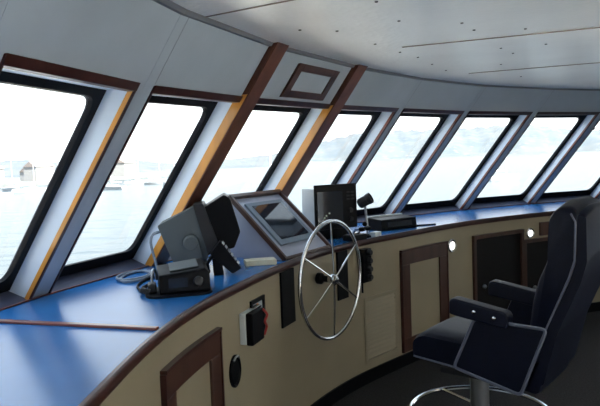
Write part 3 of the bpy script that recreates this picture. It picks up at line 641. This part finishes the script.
# quay and town on the near port shore
def polar(az,r,z=SEA): return Vector((r*math.sin(R(az)),r*math.cos(R(az)),z))
qb=MB()
a,b=polar(-36,215),polar(-11,330); dd=(b-a).normalized(); nn=Vector((-dd.y,dd.x,0))
qb.hexa([p+nn*t+Vector((0,0,z)) for z in (-.6,1.3) for p,t in ((a,0),(b,0),(b,90),(a,90))]); tag(qb.build('shore',M['quay']),kind='structure')
rnd=random.Random(3)
def house(p,wd,dp,ht,rot,label):
    r=thing('quay_house',label,'house',p,rot,'houses along the harbour quay')
    x=MB(); x.box((0,0,ht/2),(wd,dp,ht)); wl_=x.build('house_walls',M['housem'],r)
    x=MB(); x.prism([(-wd*.53,-dp*.55,ht),(-wd*.53,dp*.55,ht),(-wd*.53,0,ht+dp*.33)],[(wd*.53,-dp*.55,ht),(wd*.53,dp*.55,ht),(wd*.53,0,ht+dp*.33)]); x.build('house_roof',M['roofm'],r)
for i in range(12):
    t=(i+.5)/12; p=a.lerp(b,t)+nn*(14+(i%2)*16+rnd.random()*4)+Vector((0,0,1.3))
    house(p,7+rnd.random()*3,6+rnd.random()*2,3.5+rnd.random()*3,math.atan2(dd.y,dd.x)+rnd.uniform(-.2,.2),'pale house with a low tiled roof on the hazy harbour quay')
def sailboat(p,L,rot,label,group=None,boom=True):
    r=thing('sailboat',label,'boat',p,rot,group)
    x=MB(); secs=[]
    for t,hw,zt in ((-.5,.11,.09),(-.3,.15,.085),(0,.17,.09),(.3,.11,.105),(.5,.006,.125)):
        secs.append([(L*t,-L*hw,L*zt),(L*t,-L*hw*.8,0),(L*t,0,-.3),(L*t,L*hw*.8,0),(L*t,L*hw,L*zt)])
    x.loft(secs); hl=x.build('boat_hull',M['boat'],r)
    x=MB(); x.loft([[(L*t,-L*hw,L*.085),(L*t,-L*hw*.8,L*z),(L*t,L*hw*.8,L*z),(L*t,L*hw,L*.085)] for t,hw,z in ((-.2,.1,.12),(.05,.1,.15),(.2,.05,.12))]); x.build('boat_cabin',M['boat'],r)
    x=MB(); x.tube([(L*.08,0,L*.1),(L*.08,0,L*1.25)],[.11,.07],6); x.build('boat_mast',M['mastm'],r)
    if boom:
        x=MB(); x.tube([(L*.08,0,L*.22),(-L*.38,0,L*.23)],.12,6); x.build('boat_boom',M['mastm'],r)
for i in range(14):
    az=-31+i*1.65+rnd.uniform(-.3,.3); d_=(150,195,172)[i%3]+i*3.2
    sailboat(polar(az,d_),8+rnd.random()*3,rnd.uniform(0,6.28),'white moored sailing yacht with a bare mast before the quay','yachts moored before the quay')
sailboat(polar(18.0,150),9,R(25),'lone white sailing boat with a long boom out on the open water beyond the window')
# whip aerial on the outer deck, crossing the last window
x=MB(); x.tube([(3.30,7.05,1.75),(3.66,7.62,2.20)],.010,6)
x.tube([(3.30,7.05,1.75),(3.01,6.43,1.737)],.012,6)
o=x.build('whip_aerial',M['dgrey']); tag(o,'thin dark aerial slanting up outside the last window on the right','aerial')
# unseen foredeck widened to bounce sunlight onto the ceiling; jackstaff ahead of middle window
fd=MB(); FWD=-AFT; cc=(PT[5]+PT[6])/2
inn_=[];out_=[]
for i,p in enumerate(PT):
    d=(PT[min(i+1,NF)]-PT[max(i-1,0)]).normalized(); o_=Vector((-d.y,d.x,0)); inn_.append(p+o_*.20); out_.append(p+o_*6.2)
pl=inn_+out_[::-1]
fd.prism([Vector((p.x,p.y,-.9)) for p in pl],[Vector((p.x,p.y,-.75)) for p in pl]); tag(fd.build('floor_bounce_foredeck',mat('foredeck_paint',(.78,.75,.68),.65,noise=(5,.06))),kind='structure')
js=Vector((-.40,9.0,0))
jk=thing('signal_mast','thin pale mast with a slanting stay seen through the middle window','mast',(js.x,js.y,-.75))
x=MB(); x.tube([(0,0,0),(0,0,3.25)],[.020,.010],8); x.build('mast_pole',M['mastm'],jk)
x=MB(); x.tube([(0,0,2.65),(-.13,-.05,3.05)],.008,6); x.build('mast_stay',M['mastm'],jk)

# ------------------------------------------------------------------ light, sky, camera
W_=bpy.data.worlds.new('sky'); bpy.context.scene.world=W_; W_.use_nodes=True; nt=W_.node_tree
bg=nt.nodes['Background']; tc=nt.nodes.new('ShaderNodeTexCoord'); sx=nt.nodes.new('ShaderNodeSeparateXYZ'); cr=nt.nodes.new('ShaderNodeValToRGB')
e=cr.color_ramp.elements; e[0].position=.0; e[0].color=(1,1,1,1); e[1].position=.55; e[1].color=(.76,.87,1,1); k=e.new(.18); k.color=(.95,.98,1,1)
nt.links.new(tc.outputs['Generated'],sx.inputs[0]); nt.links.new(sx.outputs['Z'],cr.inputs[0]); nt.links.new(cr.outputs[0],bg.inputs[0]); bg.inputs[1].default_value=1.55
sun=bpy.data.lights.new('sun','SUN'); sun.energy=24.0; sun.angle=R(1.5); sun.color=(1,.95,.88)
so=bpy.data.objects.new('sun',sun); COL.objects.link(so)
sd_=Vector((-.50,.45,-.74)).normalized(); so.rotation_euler=sd_.to_track_quat('-Z','Y').to_euler()
cam=bpy.data.cameras.new('camera'); co=bpy.data.objects.new('camera',cam); COL.objects.link(co)
cam.sensor_fit='HORIZONTAL'; cam.sensor_width=36; cam.lens=36*630/600; cam.clip_start=.02; cam.clip_end=20000
t=math.atan((203-159.8)/630); r=R(2.11)
fw=Vector((0,math.cos(t),-math.sin(t))); up0=Vector((0,math.sin(t),math.cos(t))); rt0=Vector((1,0,0))
rt_=rt0*math.cos(r)-up0*math.sin(r); up_=up0*math.cos(r)+rt0*math.sin(r)
mw=Matrix((rt_,up_,-fw)).transposed().to_4x4(); mw.translation=(0,0,EYE); co.matrix_world=mw
S=bpy.context.scene; S.camera=co
S.view_settings.view_transform='Standard'; S.view_settings.look='None'; S.view_settings.gamma=1; S.view_settings.use_curve_mapping=False; S.view_settings.exposure=.62
S.cycles.use_denoising=True; S.cycles.max_bounces=10; S.cycles.diffuse_bounces=5; S.cycles.transparent_max_bounces=16
